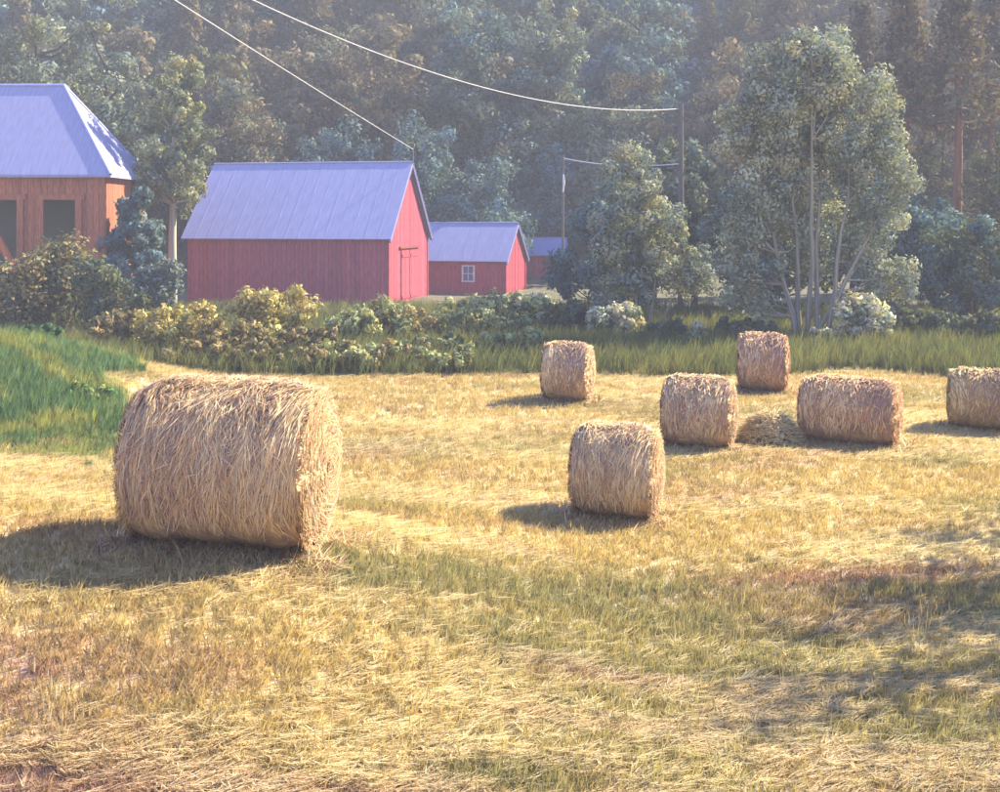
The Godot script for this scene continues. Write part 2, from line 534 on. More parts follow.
func plank_door(t: Node3D, lo: Vector3, hi: Vector3, along: Vector3, out: Vector3, col: Color) -> void:
	# a door leaf of upright planks with two battens and a handle; lo/hi in (u, y)
	var b := Buf.new()
	var fl := func(_u: float) -> float: return hi.y
	siding(b, along * lo.x + out * 0.06, along, out, hi.x - lo.x, lo.y, fl, col, 0.3)
	var o := part("door", b.mesh(), M.paint, t)
	for y in [lo.y + 0.35, hi.y - 0.4]:
		var c := Buf.new()
		var p: Vector3 = along * (lo.x + 0.05) + Vector3.UP * y + out * 0.13
		var q: Vector3 = along * (hi.x - 0.05) + Vector3.UP * y + out * 0.13
		c.slab([p, q, q + Vector3.UP * 0.18, p + Vector3.UP * 0.18], -out * 0.04, col * 0.9)
		part("batten", c.mesh(), M.paint, o)

# ---------------------------------------------------------------- scene
func _ready() -> void:
	# camera
	var cam := Camera3D.new()
	cam.name = "camera"
	add_child(cam)
	cam.position = Vector3(0, EYE, 0)
	cam.projection = Camera3D.PROJECTION_FRUSTUM
	cam.near = 0.1
	cam.far = 600.0
	cam.size = 0.1 * 792.0 / F
	cam.frustum_offset = Vector2(0.0, -(396.0 - HZ) / F * 0.1)
	cam.current = true
	# sky, air and exposure
	var we := WorldEnvironment.new()
	we.name = "environment"
	var e := Environment.new()
	var sky := Sky.new()
	var sm := ProceduralSkyMaterial.new()
	sm.sky_top_color = Color(0.41, 0.53, 0.83)
	sm.sky_horizon_color = Color(0.80, 0.82, 0.88)
	sm.sky_curve = 0.2
	sm.ground_bottom_color = Color(0.35, 0.33, 0.28)
	sm.ground_horizon_color = Color(0.62, 0.62, 0.66)
	sm.sun_angle_max = 1.0
	sky.sky_material = sm
	e.background_mode = Environment.BG_SKY
	e.sky = sky
	e.background_energy_multiplier = 0.62
	e.tonemap_mode = Environment.TONE_MAPPER_LINEAR
	e.tonemap_exposure = 3.75
	e.fog_enabled = true
	e.fog_density = 0.0016
	e.fog_light_color = Color(0.84, 0.88, 0.95)
	e.sdfgi_enabled = true; e.ssao_enabled = true; e.ssil_enabled = true
	we.environment = e
	add_child(we)
	# sun: from the right and a little behind the barns
	var sun := DirectionalLight3D.new()
	sun.name = "sun"
	sun.light_energy = 1.6
	sun.light_color = Color(1.0, 0.93, 0.80)
	sun.light_angular_distance = 0.7
	sun.shadow_enabled = true
	add_child(sun)
	sun.look_at_from_position(Vector3(0.72, 0.69, -0.40) * 50.0, Vector3.ZERO)

	nz.seed = 11; nz.frequency = 0.045; nz.fractal_octaves = 4
	nf.seed = 5; nf.frequency = 0.09; nf.fractal_octaves = 4
	M.leaf = mat_vc(0.85, 0.7)
	M.bark = mat_vc(0.95)
	M.straw = mat_vc(0.85, 0.16)
	M.grass = mat_vc(0.85, 0.9)
	M.paint = mat_vc(0.75)
	M.paint.albedo_texture = noise_tex(srgb(0.7, 0.68, 0.72), srgb(1.0, 1.0, 1.0), 0.018, 31)
	M.paint.uv1_triplanar = true
	M.paint.uv1_scale = Vector3(0.9, 0.16, 0.9)
	M.metal = mat_vc(0.68)
	M.metal.albedo_texture = noise_tex(srgb(0.82, 0.8, 0.8), srgb(1.0, 1.0, 1.0), 0.015, 32)
	M.metal.uv1_triplanar = true
	M.metal.uv1_scale = Vector3(0.7, 0.14, 0.14)
	M.metal.metallic_specular = 0.35
	M.soft = mat_vc(0.95)

	terrain()
	buildings()
	wires()
	bales()
	wood()
	trees()
	shrubs()
	grasses()

func grid(x0: float, x1: float, nx: int, d0: float, d1: float, nd: int) -> Array:
	var b := Buf.new()
	var uv := PackedVector2Array()
	for j in nd + 1:
		for k in nx + 1:
			var x := lerpf(x0, x1, float(k) / nx)
			var d := lerpf(d0, d1, float(j) / nd)
			b.v.append(ground(x, d))
			var hx := height(x + 0.2, d) - height(x - 0.2, d)
			var hd := height(x, d + 0.2) - height(x, d - 0.2)
			b.n.append(Vector3(-hx / 0.4, 1.0, hd / 0.4).normalized())
			b.c.append(Color.WHITE)
			uv.append(Vector2(float(k) / nx, 1.0 - float(j) / nd))
	for j in nd:
		for k in nx:
			var a := j * (nx + 1) + k
			var u := a + nx + 1
			b.i.append_array([a, u, a + 1, a + 1, u, u + 1])
	var ar := []
	ar.resize(Mesh.ARRAY_MAX)
	ar[Mesh.ARRAY_VERTEX] = b.v; ar[Mesh.ARRAY_NORMAL] = b.n; ar[Mesh.ARRAY_TEX_UV] = uv; ar[Mesh.ARRAY_INDEX] = b.i
	var m := ArrayMesh.new()
	m.add_surface_from_arrays(Mesh.PRIMITIVE_TRIANGLES, ar)
	return [m]

func terrain() -> void:
	# the mown field
	var w := 1024
	var hh := 1024
	var img := Image.create(w, hh, false, Image.FORMAT_RGB8)
	for j in hh:
		var d := lerpf(41.0, -7.0, (j + 0.5) / hh)
		for k in w:
			var x := lerpf(-24.0, 24.0, (k + 0.5) / w)
			var c := field_color(x, d)
			var q := 0.82 + 0.3 * (0.5 + nf.get_noise_2d(x * 26.0, d * 60.0))
			img.set_pixel(k, j, (c * q).linear_to_srgb())
	var fm := StandardMaterial3D.new()
	fm.albedo_texture = ImageTexture.create_from_image(img)
	fm.roughness = 0.95
	fm.metallic_specular = 0.1
	var f := part("hay_field", grid(-24.0, 24.0, 192, -7.0, 41.0, 192)[0], fm, self)
	tag(f, "mown golden hay field in front of the barns", "field", "", "structure")
	var sideM := mat_tex(Color(0.38, 0.3, 0.14), Color(0.56, 0.44, 0.2), 0.02, 3, 0.95, Vector3(0.12, 0.12, 0.12))
	for s in [[-90.0, -24.0, 22], [24.0, 90.0, 22]]:
		var o := part("ground", grid(s[0], s[1], s[2], -7.0, 41.0, 48)[0], sideM, self)
		tag(o, "open meadow ground beyond the side of the hay field", "ground", "ground round the field", "structure")
	var back := part("ground", grid(-90.0, 90.0, 60, -40.0, -7.0, 16)[0], sideM, self)
	tag(back, "open meadow ground behind the viewpoint", "ground", "ground round the field", "structure")
	var hm := mat_tex(Color(0.055, 0.06, 0.035), Color(0.14, 0.13, 0.07), 0.02, 9, 0.95, Vector3(0.1, 0.1, 0.1))
	var hl := part("hillside", grid(-110.0, 110.0, 146, 41.0, 200.0, 106)[0], hm, self)
	tag(hl, "wooded hillside rising behind the farm", "hill", "", "structure")

func buildings() -> void:
	rng.seed = 21
	var lav := [Color(0.33, 0.35, 0.56), Color(0.34, 0.36, 0.57), Color(0.325, 0.345, 0.555)]
	# main barn
	var t := thing("barn", "largest red barn with pale lavender metal roof and pink double doors", "barn", Vector3(-6.22, 0, -67.0), deg_to_rad(-12.0), "red farm buildings below the wooded hill")
	gable_barn(t, 11.9, 8.0, 3.9, 8.0, Color(0.42, 0.10, 0.145), Color(0.42, 0.10, 0.145), M.metal, lav, 0.35, 0.8)
	plank_door(t, Vector3(2.35, -0.2, 0), Vector3(3.95, 2.95, 0), Vector3.FORWARD, Vector3.RIGHT, Color(0.44, 0.10, 0.14))
	plank_door(t, Vector3(4.05, -0.2, 0), Vector3(5.65, 2.95, 0), Vector3.FORWARD, Vector3.RIGHT, Color(0.44, 0.10, 0.14))
	var b := Buf.new()
	b.box(Vector3(0.04, 3.05, -6.0), Vector3(0.14, 3.17, -2.0), Color(0.3, 0.08, 0.08))
	part("door_track", b.mesh(), M.paint, t)
	b = Buf.new()
	b.tube([Vector3(0.12, 7.2, -4.0), Vector3(0.3, 8.0, -4.0), Vector3(0.3, 8.9, -4.0)], [0.022, 0.022, 0.022], Color(0.3, 0.3, 0.34), 6)
	part("service_mast", b.mesh(), M.metal, t)
	# low shed beside it
	t = thing("shed", "low red shed with blue metal roof beside the largest barn's gable", "shed", Vector3(0.32, 0, -76.0), deg_to_rad(-15.5), "red farm buildings below the wooded hill")
	gable_barn(t, 7.2, 5.0, 2.25, 4.4, Color(0.40, 0.08, 0.12), Color(0.40, 0.08, 0.12), M.metal, [Color(0.25, 0.28, 0.47), Color(0.26, 0.29, 0.48)], 0.3, 0.8)
	var wn := part("window", box_mesh(Vector3(-2.75, 0.85, 0.05), Vector3(-2.05, 1.75, 0.075), Color(0.16, 0.2, 0.3)), M.metal, t)
	for f in [[-2.83, 0.77, -2.73, 1.83], [-2.07, 0.77, -1.97, 1.83], [-2.73, 1.75, -2.07, 1.83], [-2.73, 0.77, -2.07, 0.85], [-2.42, 0.85, -2.38, 1.75], [-2.73, 1.28, -2.42, 1.32], [-2.38, 1.28, -2.07, 1.32]]:
		part("frame", box_mesh(Vector3(f[0], f[1], 0.045), Vector3(f[2], f[3], 0.1), Color(0.78, 0.78, 0.8)), M.paint, wn)
	# farthest small shed
	t = thing("shed", "smallest red shed with indigo roof, farthest right of the farm buildings", "shed", Vector3(4.4, 0, -85.0), deg_to_rad(-6.0), "red farm buildings below the wooded hill")
	gable_barn(t, 3.6, 3.2, 2.3, 3.3, Color(0.42, 0.10, 0.145), Color(0.42, 0.10, 0.145), M.metal, [Color(0.26, 0.28, 0.5)], 0.3, 0.8)
	# large left building with hipped roof
	t = thing("farmhouse", "tall orange-brown building with lavender hipped roof at the left edge", "farm building", Vector3(-19.6, 0, -60.0), 0.0)
	var L := 15.0
	var D := 6.5
	var ev := 7.2
	var rg := 11.75
	var oc := Color(0.46, 0.17, 0.10)
	var fl := func(_u: float) -> float: return ev
	# front wall with open bays between posts
	var bays := [[-13.6, -10.9], [-9.6, -7.1], [-5.6, -4.2], [-3.2, -1.3]]
	b = Buf.new()
	var prev := -L
	for y in bays:
		siding(b, Vector3(prev, 0, 0), Vector3.RIGHT, Vector3.BACK, y[0] - prev, -0.3, fl, oc, 0.32)
		var hd := func(_u: float) -> float: return ev
		siding(b, Vector3(y[0], 0, 0), Vector3.RIGHT, Vector3.BACK, y[1] - y[0], 5.7, hd, oc, 0.32)
		prev = y[1]
	siding(b, Vector3(prev, 0, 0), Vector3.RIGHT, Vector3.BACK, -prev, -0.3, fl, oc, 0.32)
	part("front_siding", b.mesh(), M.paint, t, "stuff")
	b = Buf.new()
	siding(b, Vector3(0, 0, 0), Vector3.FORWARD, Vector3.RIGHT, D, -0.3, fl, oc, 0.32)
	part("side_siding", b.mesh(), M.paint, t, "stuff")
	b = Buf.new()
	siding(b, Vector3(-L, 0, -D), Vector3.BACK, Vector3.LEFT, D, -0.3, fl, oc, 0.32)
	part("side_siding", b.mesh(), M.paint, t, "stuff")
	b = Buf.new()
	siding(b, Vector3(0, 0, -D), Vector3.LEFT, Vector3.FORWARD, L, -0.3, fl, oc, 0.32)
	part("back_siding", b.mesh(), M.paint, t, "stuff")
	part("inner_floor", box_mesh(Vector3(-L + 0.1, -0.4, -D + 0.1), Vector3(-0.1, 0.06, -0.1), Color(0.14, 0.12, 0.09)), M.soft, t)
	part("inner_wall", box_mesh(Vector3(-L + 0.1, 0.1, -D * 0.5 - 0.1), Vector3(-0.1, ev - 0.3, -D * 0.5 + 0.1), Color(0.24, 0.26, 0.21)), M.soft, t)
	for y in bays:
		for u in [y[0], y[1]]:
			part("post", box_mesh(Vector3(u - 0.16, -0.3, 0.05), Vector3(u + 0.16, 5.7, 0.2), oc), M.paint, t)
		part("lintel", box_mesh(Vector3(y[0] - 0.3, 5.7, 0.05), Vector3(y[1] + 0.3, 5.98, 0.22), oc), M.paint, t)
	var o := 0.35
	var E := [Vector3(-L - o, ev - 0.25, o), Vector3(o, ev - 0.25, o), Vector3(o, ev - 0.25, -D - o), Vector3(-L - o, ev - 0.25, -D - o)]
	var R0 := Vector3(-L + D * 0.5, rg, -D * 0.5)
	var R1 := Vector3(-D * 0.5, rg, -D * 0.5)
	for s in [["front_roof", [E[0], E[1], R1, R0], lav[0]], ["hip_end", [E[1], E[2], R1], lav[0]], ["back_roof", [E[2], E[3], R0, R1], lav[0]], ["hip_end", [E[3], E[0], R0], lav[0]]]:
		b = Buf.new()
		b.slab(s[1], Vector3(0, -0.14, 0), s[2])
		part(s[0], b.mesh(), M.metal, t)
	for s in [[E[1], R1], [E[2], R1], [R0, R1], [E[0], R0]]:
		b = Buf.new()
		b.tube([s[0], s[1]], [0.09, 0.09], Color(0.36, 0.40, 0.72), 6)
		part("ridge_cap", b.mesh(), M.metal, t)
	# leaning board and blue tarp by that building
	b = Buf.new()
	b.tube([Vector3(0, 0, 0), Vector3(-2.6, 3.3, -0.6)], [0.24, 0.24], Color(0.62, 0.19, 0.08), 4)
	var brd := thing("timber_board", "bright orange timber board leaning at the left building's front", "board", at(36, 272, 58.5))
	part("plank", b.mesh(), M.paint, brd)
	brd.position.y = 0.0
	b = Buf.new()
	b.tube([Vector3(0.4, -0.1, 0.1), Vector3(-2.62, 4.6, -0.72)], [0.2, 0.2], Color(0.62, 0.19, 0.08), 4)
	brd.get_child(0).mesh = b.mesh()
	b = Buf.new()
	rng.seed = 3
	var nr := 10
	var na := 18
	for j in nr + 1:
		for k in na:
			var a := TAU * k / na
			var f := float(j) / nr
			var q := 0.75 * f * (1.0 + 0.25 * nf.get_noise_2d(cos(a) * 9.0, sin(a) * 9.0))
			var y := 1.25 * pow(1.0 - f, 0.5) + 0.12 * nf.get_noise_2d(cos(a) * f * 40.0, sin(a) * f * 40.0 + 9.0)
			b.v.append(Vector3(cos(a) * q, maxf(y, 0.02), sin(a) * q * 0.8))
			b.n.append(Vector3(cos(a) * f, 0.7, sin(a) * f).normalized())
			b.c.append(jitter(Color(0.05, 0.11, 0.45), 0.15))
	for j in nr:
		for k in na:
			var a0 := j * na + k
			var a1 := j * na + (k + 1) % na
			b.i.append_array([a0, a1, a0 + na, a1, a1 + na, a0 + na])
	var tp := at(93, 318, 52.0)
	var tarp := part("tarp", b.mesh(), M.metal, self)
	tarp.position = Vector3(tp.x, height(tp.x, 52.0), tp.z)
	tag(tarp, "crumpled bright blue tarp heap among weeds by the left building", "tarp")

func box_mesh(lo: Vector3, hi: Vector3, col: Color) -> ArrayMesh:
	var b := Buf.new()
	b.box(lo, hi, col)
	return b.mesh()

func pole(called: String, label: String, where: Vector3, h: float, r: float, arm: float, arm_y: Array) -> Node3D:
	var t := thing(called, label, "pole", where)
	var b := Buf.new()
	b.tube([Vector3(0, -0.5, 0), Vector3(0, h * 0.5, 0), Vector3(0, h, 0), Vector3(0, h + 0.02, 0)], [r, r * 0.85, r * 0.7, 0.0], Color(0.17, 0.15, 0.13), 9, Color(0.13, 0.11, 0.1))
	part("shaft", b.mesh(), M.bark, t)
	for y in arm_y:
		part("crossarm", box_mesh(Vector3(-arm, y - 0.06, -0.14), Vector3(arm, y + 0.06, -r * 0.6), Color(0.18, 0.15, 0.13)), M.bark, t)
		b = Buf.new()
		b.tube([Vector3(0, y + 0.06, -0.12), Vector3(0, y + 0.14, -0.12), Vector3(0, y + 0.16, -0.12), Vector3(0, y + 0.24, -0.12)], [0.03, 0.06, 0.04, 0.05], Color(0.7, 0.72, 0.72), 8)
		part("insulator", b.mesh(), M.metal, t)
	return t

func cable(label: String, a: Vector3, z: Vector3, sag: float, r: float) -> void:
	var pts := []
	var rad := []
	for k in 41:
		var t := k / 40.0
		pts.append(a.lerp(z, t) + Vector3(0, -sag * 4.0 * t * (1.0 - t), 0))
		rad.append(r)
	var b := Buf.new()
	b.tube(pts, rad, Color(0.66, 0.68, 0.7), 6)
	var o := part("overhead_cable", b.mesh(), M.metal, self)
	tag(o, label, "cable", "pale overhead cables")

func wires() -> void:
	var p := at(681, 110, 60.0)
	p.y = 0.0
	var t := pole("utility_pole", "thin dark utility pole between the two pale trees", p, 10.5, 0.17, 0.7, [10.05, 7.3])
	var q := at(563, 153, 74.0)
	q.y = 0.0
	pole("utility_pole", "short service pole with white insulator behind the smallest shed", q, 8.7, 0.09, 0.3, [8.3])
	var near := Vector3(-13.5, 0.0, -30.0)
	near.y = height(near.x, 30.0)
	pole("utility_pole", "utility pole standing just outside the left edge of the field", near, 14.3 - near.y, 0.15, 0.6, [14.0 - near.y, 13.45 - near.y])
	cable("long pale overhead cable sagging from upper left to the pole by the pale trees", Vector3(near.x, 14.2, near.z - 0.12), p + Vector3(0, 10.25, -0.12), 2.1, 0.021)
	cable("pale overhead cable running from upper left down to the largest barn's peak", Vector3(near.x, 13.65, near.z - 0.12), Vector3(-5.1, 8.85, -70.9), 0.08, 0.021)
	cable("short level pale cable between the two poles above the smallest shed", p + Vector3(0, 7.5, -0.12), q + Vector3(0, 8.5, -0.12), 0.25, 0.03)
	var b := Buf.new()
	b.tube([Vector3(0, 0, 0), Vector3(0.03, -0.5, 0), Vector3(-0.03, -1.1, 0)], [0.05, 0.08, 0.04], Color(0.75, 0.77, 0.8), 6)
	var o := part("service_drop", b.mesh(), M.metal, self)
	o.position = q + Vector3(0.02, 7.5, 0.12)
	tag(o, "short white cable end hanging from the service pole", "cable")

func bales() -> void:
	var W := Color(1, 1, 1)
	bale("largest round hay bale in the left foreground, shaggy with straw", 233, 537, 13.9, 1.93, 2.0, 7.0, 101, 15000, 0.0095, W)
	bale("second nearest round hay bale at the centre of the field", 617, 516, 19.2, 1.52, 1.2, 16.0, 102, 6500, 0.012, W)
	bale("round hay bale just behind the central bale, half hidden by it", 699, 449, 24.9, 1.52, 1.3, 17.0, 103, 3000, 0.02, Color(0.95, 0.93, 0.95))
	bale("wide round hay bale on the right with a pale straw end", 850, 444, 25.4, 1.45, 1.85, 26.0, 104, 3500, 0.02, Color(1.0, 0.93, 0.9))
	bale("small distant hay bale standing before the tall pale tree", 763, 391, 33.2, 1.66, 1.2, 14.0, 105, 2200, 0.026, Color(0.9, 0.82, 0.86))
	bale("small distant hay bale left of centre at the field edge", 568, 402, 31.3, 1.58, 1.1, 14.0, 106, 2200, 0.026, W)
	bale("hay bale cut off by the right edge of the picture", 992, 431, 27.0, 1.40, 1.7, 22.0, 107, 2600, 0.022, Color(0.92, 0.95, 0.85))
	# low heap of loose hay between the bales
	rng.seed = 44
	var p := at(770, 448, 25.2)
	var t := thing("hay_heap", "low pale heap of loose hay between the bales", "hay heap", Vector3(p.x, height(p.x, 25.2), p.z))
	var b := Buf.new()
	for k in 5200:
		var a := rng.randf() * TAU
		var f := sqrt(rng.randf())
		var q := Vector3(cos(a) * f * 0.66, 0.72 * pow(1.0 - f * f, 0.6) * (0.6 + 0.4 * sqrt(rng.randf())), sin(a) * f * 0.5)
		straw(b, q, (rdir() * Vector3(1.0, 0.25, 1.0) + Vector3(cos(a), -0.6, sin(a)) * 0.35 * f).normalized(), Vector3(cos(a) * f, 0.8, sin(a) * f).normalized(), rng.randf_range(0.08, 0.24), 0.013, jitter([Color(0.62, 0.48, 0.25), Color(0.54, 0.4, 0.2), Color(0.66, 0.55, 0.3)][k % 3], 0.2), 0.012)
	part("loose_hay", b.mesh(), M.straw, t, "stuff")
	var c := Buf.new()
	for j in 9:
		for k in 24:
			var a := TAU * k / 24.0
			var f := j / 8.0
			c.v.append(Vector3(cos(a) * f * 0.64, 0.62 * pow(1.0 - f * f, 0.6) - 0.01, sin(a) * f * 0.48))
			c.n.append(Vector3(cos(a) * f, 0.6, sin(a) * f).normalized())
			c.c.append(jitter(Color(0.54, 0.41, 0.19), 0.2))
	for j in 8:
		for k in 24:
			var a0 := j * 24 + k
			var a1 := j * 24 + (k + 1) % 24
			c.i.append_array([a0, a1, a0 + 24, a1, a1 + 24, a0 + 24])
	part("hay_core", c.mesh(), M.straw, t)

func joined(pr: Array) -> ArrayMesh:
	var b: Buf = pr[1]
	var o: Buf = pr[0]
	var k := b.v.size()
	b.v.append_array(o.v); b.n.append_array(o.n); b.c.append_array(o.c)
	for q in o.i: b.i.append(q + k)
	return b.mesh()

func wood() -> void:
	# the far wood on the hill: one mass
	rng.seed = 77
	var kinds := [
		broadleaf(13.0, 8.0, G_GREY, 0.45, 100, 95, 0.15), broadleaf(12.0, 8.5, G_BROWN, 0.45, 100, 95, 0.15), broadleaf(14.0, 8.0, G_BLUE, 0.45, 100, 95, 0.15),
		broadleaf(12.0, 7.5, G_OLIVE, 0.45, 100, 95, 0.15), conifer(16.0, 6.0, G_BROWN, 0.5, 0.18, BARK_RED)]
	var lists := [[], [], [], [], []]
	var d := 92.0
	while d < 190.0:
		var x := -0.5 * d - 12.0
		while x < 0.5 * d + 12.0:
			var qx := x + rng.randf_range(-2.2, 2.2)
			var qd := d + rng.randf_range(-2.2, 2.2)
			var n := nz.get_noise_2d(qx * 0.9 + 300.0, qd * 0.9)
			var k := 0
			var roll := n * 1.6 + rng.randf_range(-0.35, 0.35)
			if roll < -0.35: k = 2
			elif roll < -0.02: k = 0
			elif roll < 0.3: k = 1
			elif roll < 0.5: k = 3
			else: k = 4
			if qx > 0.17 * qd and rng.randf() < 0.55: k = 4 if rng.randf() < 0.5 else 1
			var s := rng.randf_range(0.72, 1.25)
			var bs := Basis(Vector3.UP, rng.randf() * TAU).scaled(Vector3(s * rng.randf_range(0.85, 1.15), s, s))
			lists[k].append(Transform3D(bs, ground(qx, qd) + Vector3(0, -0.3, 0)))
			x += 5.4
		d += 5.6
	var names := ["grey-green broadleaf wood on the far hillside", "brownish broadleaf wood on the far hillside", "blue-green broadleaf wood on the far hillside", "olive broadleaf wood on the far hillside", "reddish-trunked conifer wood on the far hillside"]
	for k in 5:
		var mm := MultiMesh.new()
		mm.transform_format = MultiMesh.TRANSFORM_3D
		mm.mesh = joined(kinds[k])
		mm.instance_count = lists[k].size()
		for j in lists[k].size(): mm.set_instance_transform(j, lists[k][j])
		var o := MultiMeshInstance3D.new()
		o.name = numbered("far_wood")
		o.multimesh = mm
		o.material_override = M.leaf
		add_child(o)
		tag(o, names[k], "wood", "", "stuff")

func put_tree(label: String, px: float, d: float, pr: Array, called := "tree", cat := "tree", group := "trees round the farm") -> void:
	var x := (px - 500.0) / F * d
	plant(called, label, cat, ground(x, d), pr, group)

func trees() -> void:
	rng.seed = 501
	# the tall pale tree with several stems
	var d := 47.0
	var stems := []
	for s in [[-0.5, -1.9, 8.4], [-0.25, -0.6, 9.6], [0.0, 0.15, 11.0], [0.3, 0.75, 9.4], [0.55, 1.9, 7.6], [0.15, 3.1, 6.0]]:
		var a := Vector3(s[0], -0.3, rng.randf_range(-0.3, 0.3))
		var z := Vector3(s[1], s[2], rng.randf_range(-0.8, 0.8))
		stems.append(wobble(a, z, 7, 0.09))
	var clumps := envelope([[Vector3(-0.7, 9.4, 0), Vector3(2.0, 2.6, 1.9)], [Vector3(0.4, 10.2, 0), Vector3(1.7, 2.1, 1.6)], [Vector3(-2.2, 7.0, 0), Vector3(1.5, 2.9, 1.6)], [Vector3(1.9, 8.5, 0), Vector3(1.6, 2.2, 1.6)], [Vector3(2.9, 6.4, 0), Vector3(1.25, 2.3, 1.4)], [Vector3(-2.0, 3.6, -0.4), Vector3(1.3, 1.8, 1.2)], [Vector3(0.2, 6.9, -1.0), Vector3(2.2, 1.6, 0.9)], [Vector3(2.6, 4.0, -0.6), Vector3(1.0, 1.8, 1.0)], [Vector3(-2.3, 2.0, -0.5), Vector3(1.1, 1.4, 1.0)], [Vector3(0.4, 4.2, -1.2), Vector3(1.8, 1.6, 0.7)], [Vector3(3.3, 2.2, -0.4), Vector3(0.8, 1.3, 0.9)]], 430, 0.55)
	var tb := Buf.new()
	limbs(tb, stems, clumps, 0.35, 0.12, BARK_PALE, BARK_PALE * 0.55)
	put_tree("tallest pale grey-green tree with several slender white stems", 808, d, [tb, foliage(clumps, 150, 0.17, G_SAGE)])
	# the smaller round tree beside it
	stems = [wobble(Vector3(-0.1, -0.3, 0), Vector3(-0.3, 6.4, 0.2), 6, 0.06), wobble(Vector3(0.25, -0.3, 0.1), Vector3(1.1, 5.0, 0.2), 6, 0.08), wobble(Vector3(0.5, -0.3, 0), Vector3(2.3, 3.2, 0), 6, 0.08)]
	clumps = envelope([[Vector3(-0.5, 5.6, 0), Vector3(1.3, 2.2, 1.4)], [Vector3(-1.1, 3.6, 0), Vector3(1.1, 2.0, 1.3)], [Vector3(1.0, 4.0, 0), Vector3(1.3, 1.9, 1.3)], [Vector3(2.0, 2.3, 0), Vector3(0.8, 1.5, 1.0)], [Vector3(-0.6, 1.8, -0.4), Vector3(1.5, 1.3, 1.0)]], 160, 0.45)
	tb = Buf.new()
	limbs(tb, stems, clumps, 0.35, 0.08, BARK_PALE, BARK_PALE * 0.55)
	put_tree("smaller rounded pale tree between the sheds and the tallest pale tree", 640, 50.0, [tb, foliage(clumps, 190, 0.16, G_SAGE)])
	# trees behind and beside them
	put_tree("narrow grey-green tree behind the utility pole", 694, 63.0, broadleaf(9.8, 4.2, G_GREY, 0.26, 80, 115))
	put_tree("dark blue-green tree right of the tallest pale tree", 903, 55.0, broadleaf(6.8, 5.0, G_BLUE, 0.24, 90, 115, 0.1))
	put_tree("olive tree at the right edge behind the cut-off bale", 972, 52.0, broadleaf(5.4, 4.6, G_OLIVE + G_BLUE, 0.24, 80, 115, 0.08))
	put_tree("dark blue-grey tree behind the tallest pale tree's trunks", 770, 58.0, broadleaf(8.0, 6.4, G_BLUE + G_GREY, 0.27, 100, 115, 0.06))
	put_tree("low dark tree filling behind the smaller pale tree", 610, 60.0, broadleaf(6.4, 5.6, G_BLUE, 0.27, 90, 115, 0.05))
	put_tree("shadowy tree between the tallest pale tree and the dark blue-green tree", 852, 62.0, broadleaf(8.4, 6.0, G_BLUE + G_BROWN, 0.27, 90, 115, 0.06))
	var red := [["straight red-trunked pine directly above the dark blue-green tree", 905, 70.0, 19.0], ["red-trunked pine leaning over the right of the hill", 958, 68.0, 20.0], ["red-trunked pine nearest the right edge of the picture", 992, 74.0, 19.0], ["red-trunked pine rising behind the tallest pale tree's right side", 862, 78.0, 19.0]]
	for r in red:
		put_tree(r[0], r[1], r[2], conifer(r[3], 5.0, G_BROWN, 0.34, 0.55, BARK_RED), "pine_tree", "tree", "red-trunked pines on the right")
	put_tree("brown-green tree standing under the red-trunked pines", 940, 76.0, broadleaf(11.0, 7.5, G_BROWN + G_OLIVE, 0.30, 110, 115, 0.1))
	put_tree("broad olive tree low at the far right before the hill", 1012, 63.0, broadleaf(9.5, 6.5, G_OLIVE + G_BROWN, 0.29, 100, 115, 0.08))
	# behind the barns
	put_tree("pale yellow-green tree with pale trunk between left building and largest barn", 172, 65.5, broadleaf(14.0, 4.0, G_PALE + [G_GREY[0]], 0.22, 120, 120, 0.34, BARK_PALE))
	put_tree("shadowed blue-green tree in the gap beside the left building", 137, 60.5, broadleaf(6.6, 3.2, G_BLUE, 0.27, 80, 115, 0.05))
	put_tree("tree with a pale crown high above the left building", 105, 84.0, broadleaf(18.0, 7.5, G_GREY + [G_PALE[0]], 0.32, 110, 115, 0.2))
	put_tree("dark grey-green tree behind the left building's roof", 35, 82.0, broadleaf(19.0, 9.0, G_GREY + G_OLIVE, 0.32, 120, 115, 0.15))
	put_tree("brown-green tree rising above the left end of the largest barn", 232, 84.0, broadleaf(15.5, 8.0, G_BROWN + G_GREY, 0.32, 120, 115, 0.12))
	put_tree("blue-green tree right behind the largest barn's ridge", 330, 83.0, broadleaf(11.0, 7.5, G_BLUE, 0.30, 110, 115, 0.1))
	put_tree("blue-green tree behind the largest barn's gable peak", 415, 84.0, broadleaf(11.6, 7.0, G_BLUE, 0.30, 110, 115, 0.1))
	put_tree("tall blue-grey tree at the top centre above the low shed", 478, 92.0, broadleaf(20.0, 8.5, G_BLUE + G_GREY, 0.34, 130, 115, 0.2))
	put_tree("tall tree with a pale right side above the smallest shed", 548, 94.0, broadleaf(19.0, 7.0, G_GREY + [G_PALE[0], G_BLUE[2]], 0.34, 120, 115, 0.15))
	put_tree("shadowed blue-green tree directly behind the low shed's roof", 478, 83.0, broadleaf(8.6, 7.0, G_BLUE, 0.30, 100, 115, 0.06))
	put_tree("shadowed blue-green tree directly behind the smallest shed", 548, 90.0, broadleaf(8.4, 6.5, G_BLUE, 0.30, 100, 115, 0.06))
	put_tree("brown tree high above the largest barn's ridge", 350, 95.0, broadleaf(15.0, 8.0, G_BROWN, 0.34, 110, 115, 0.12))
	put_tree("brownish tree on the slope above the smaller pale tree", 625, 92.0, broadleaf(14.0, 8.5, G_BROWN + G_GREY, 0.34, 110, 115, 0.12))
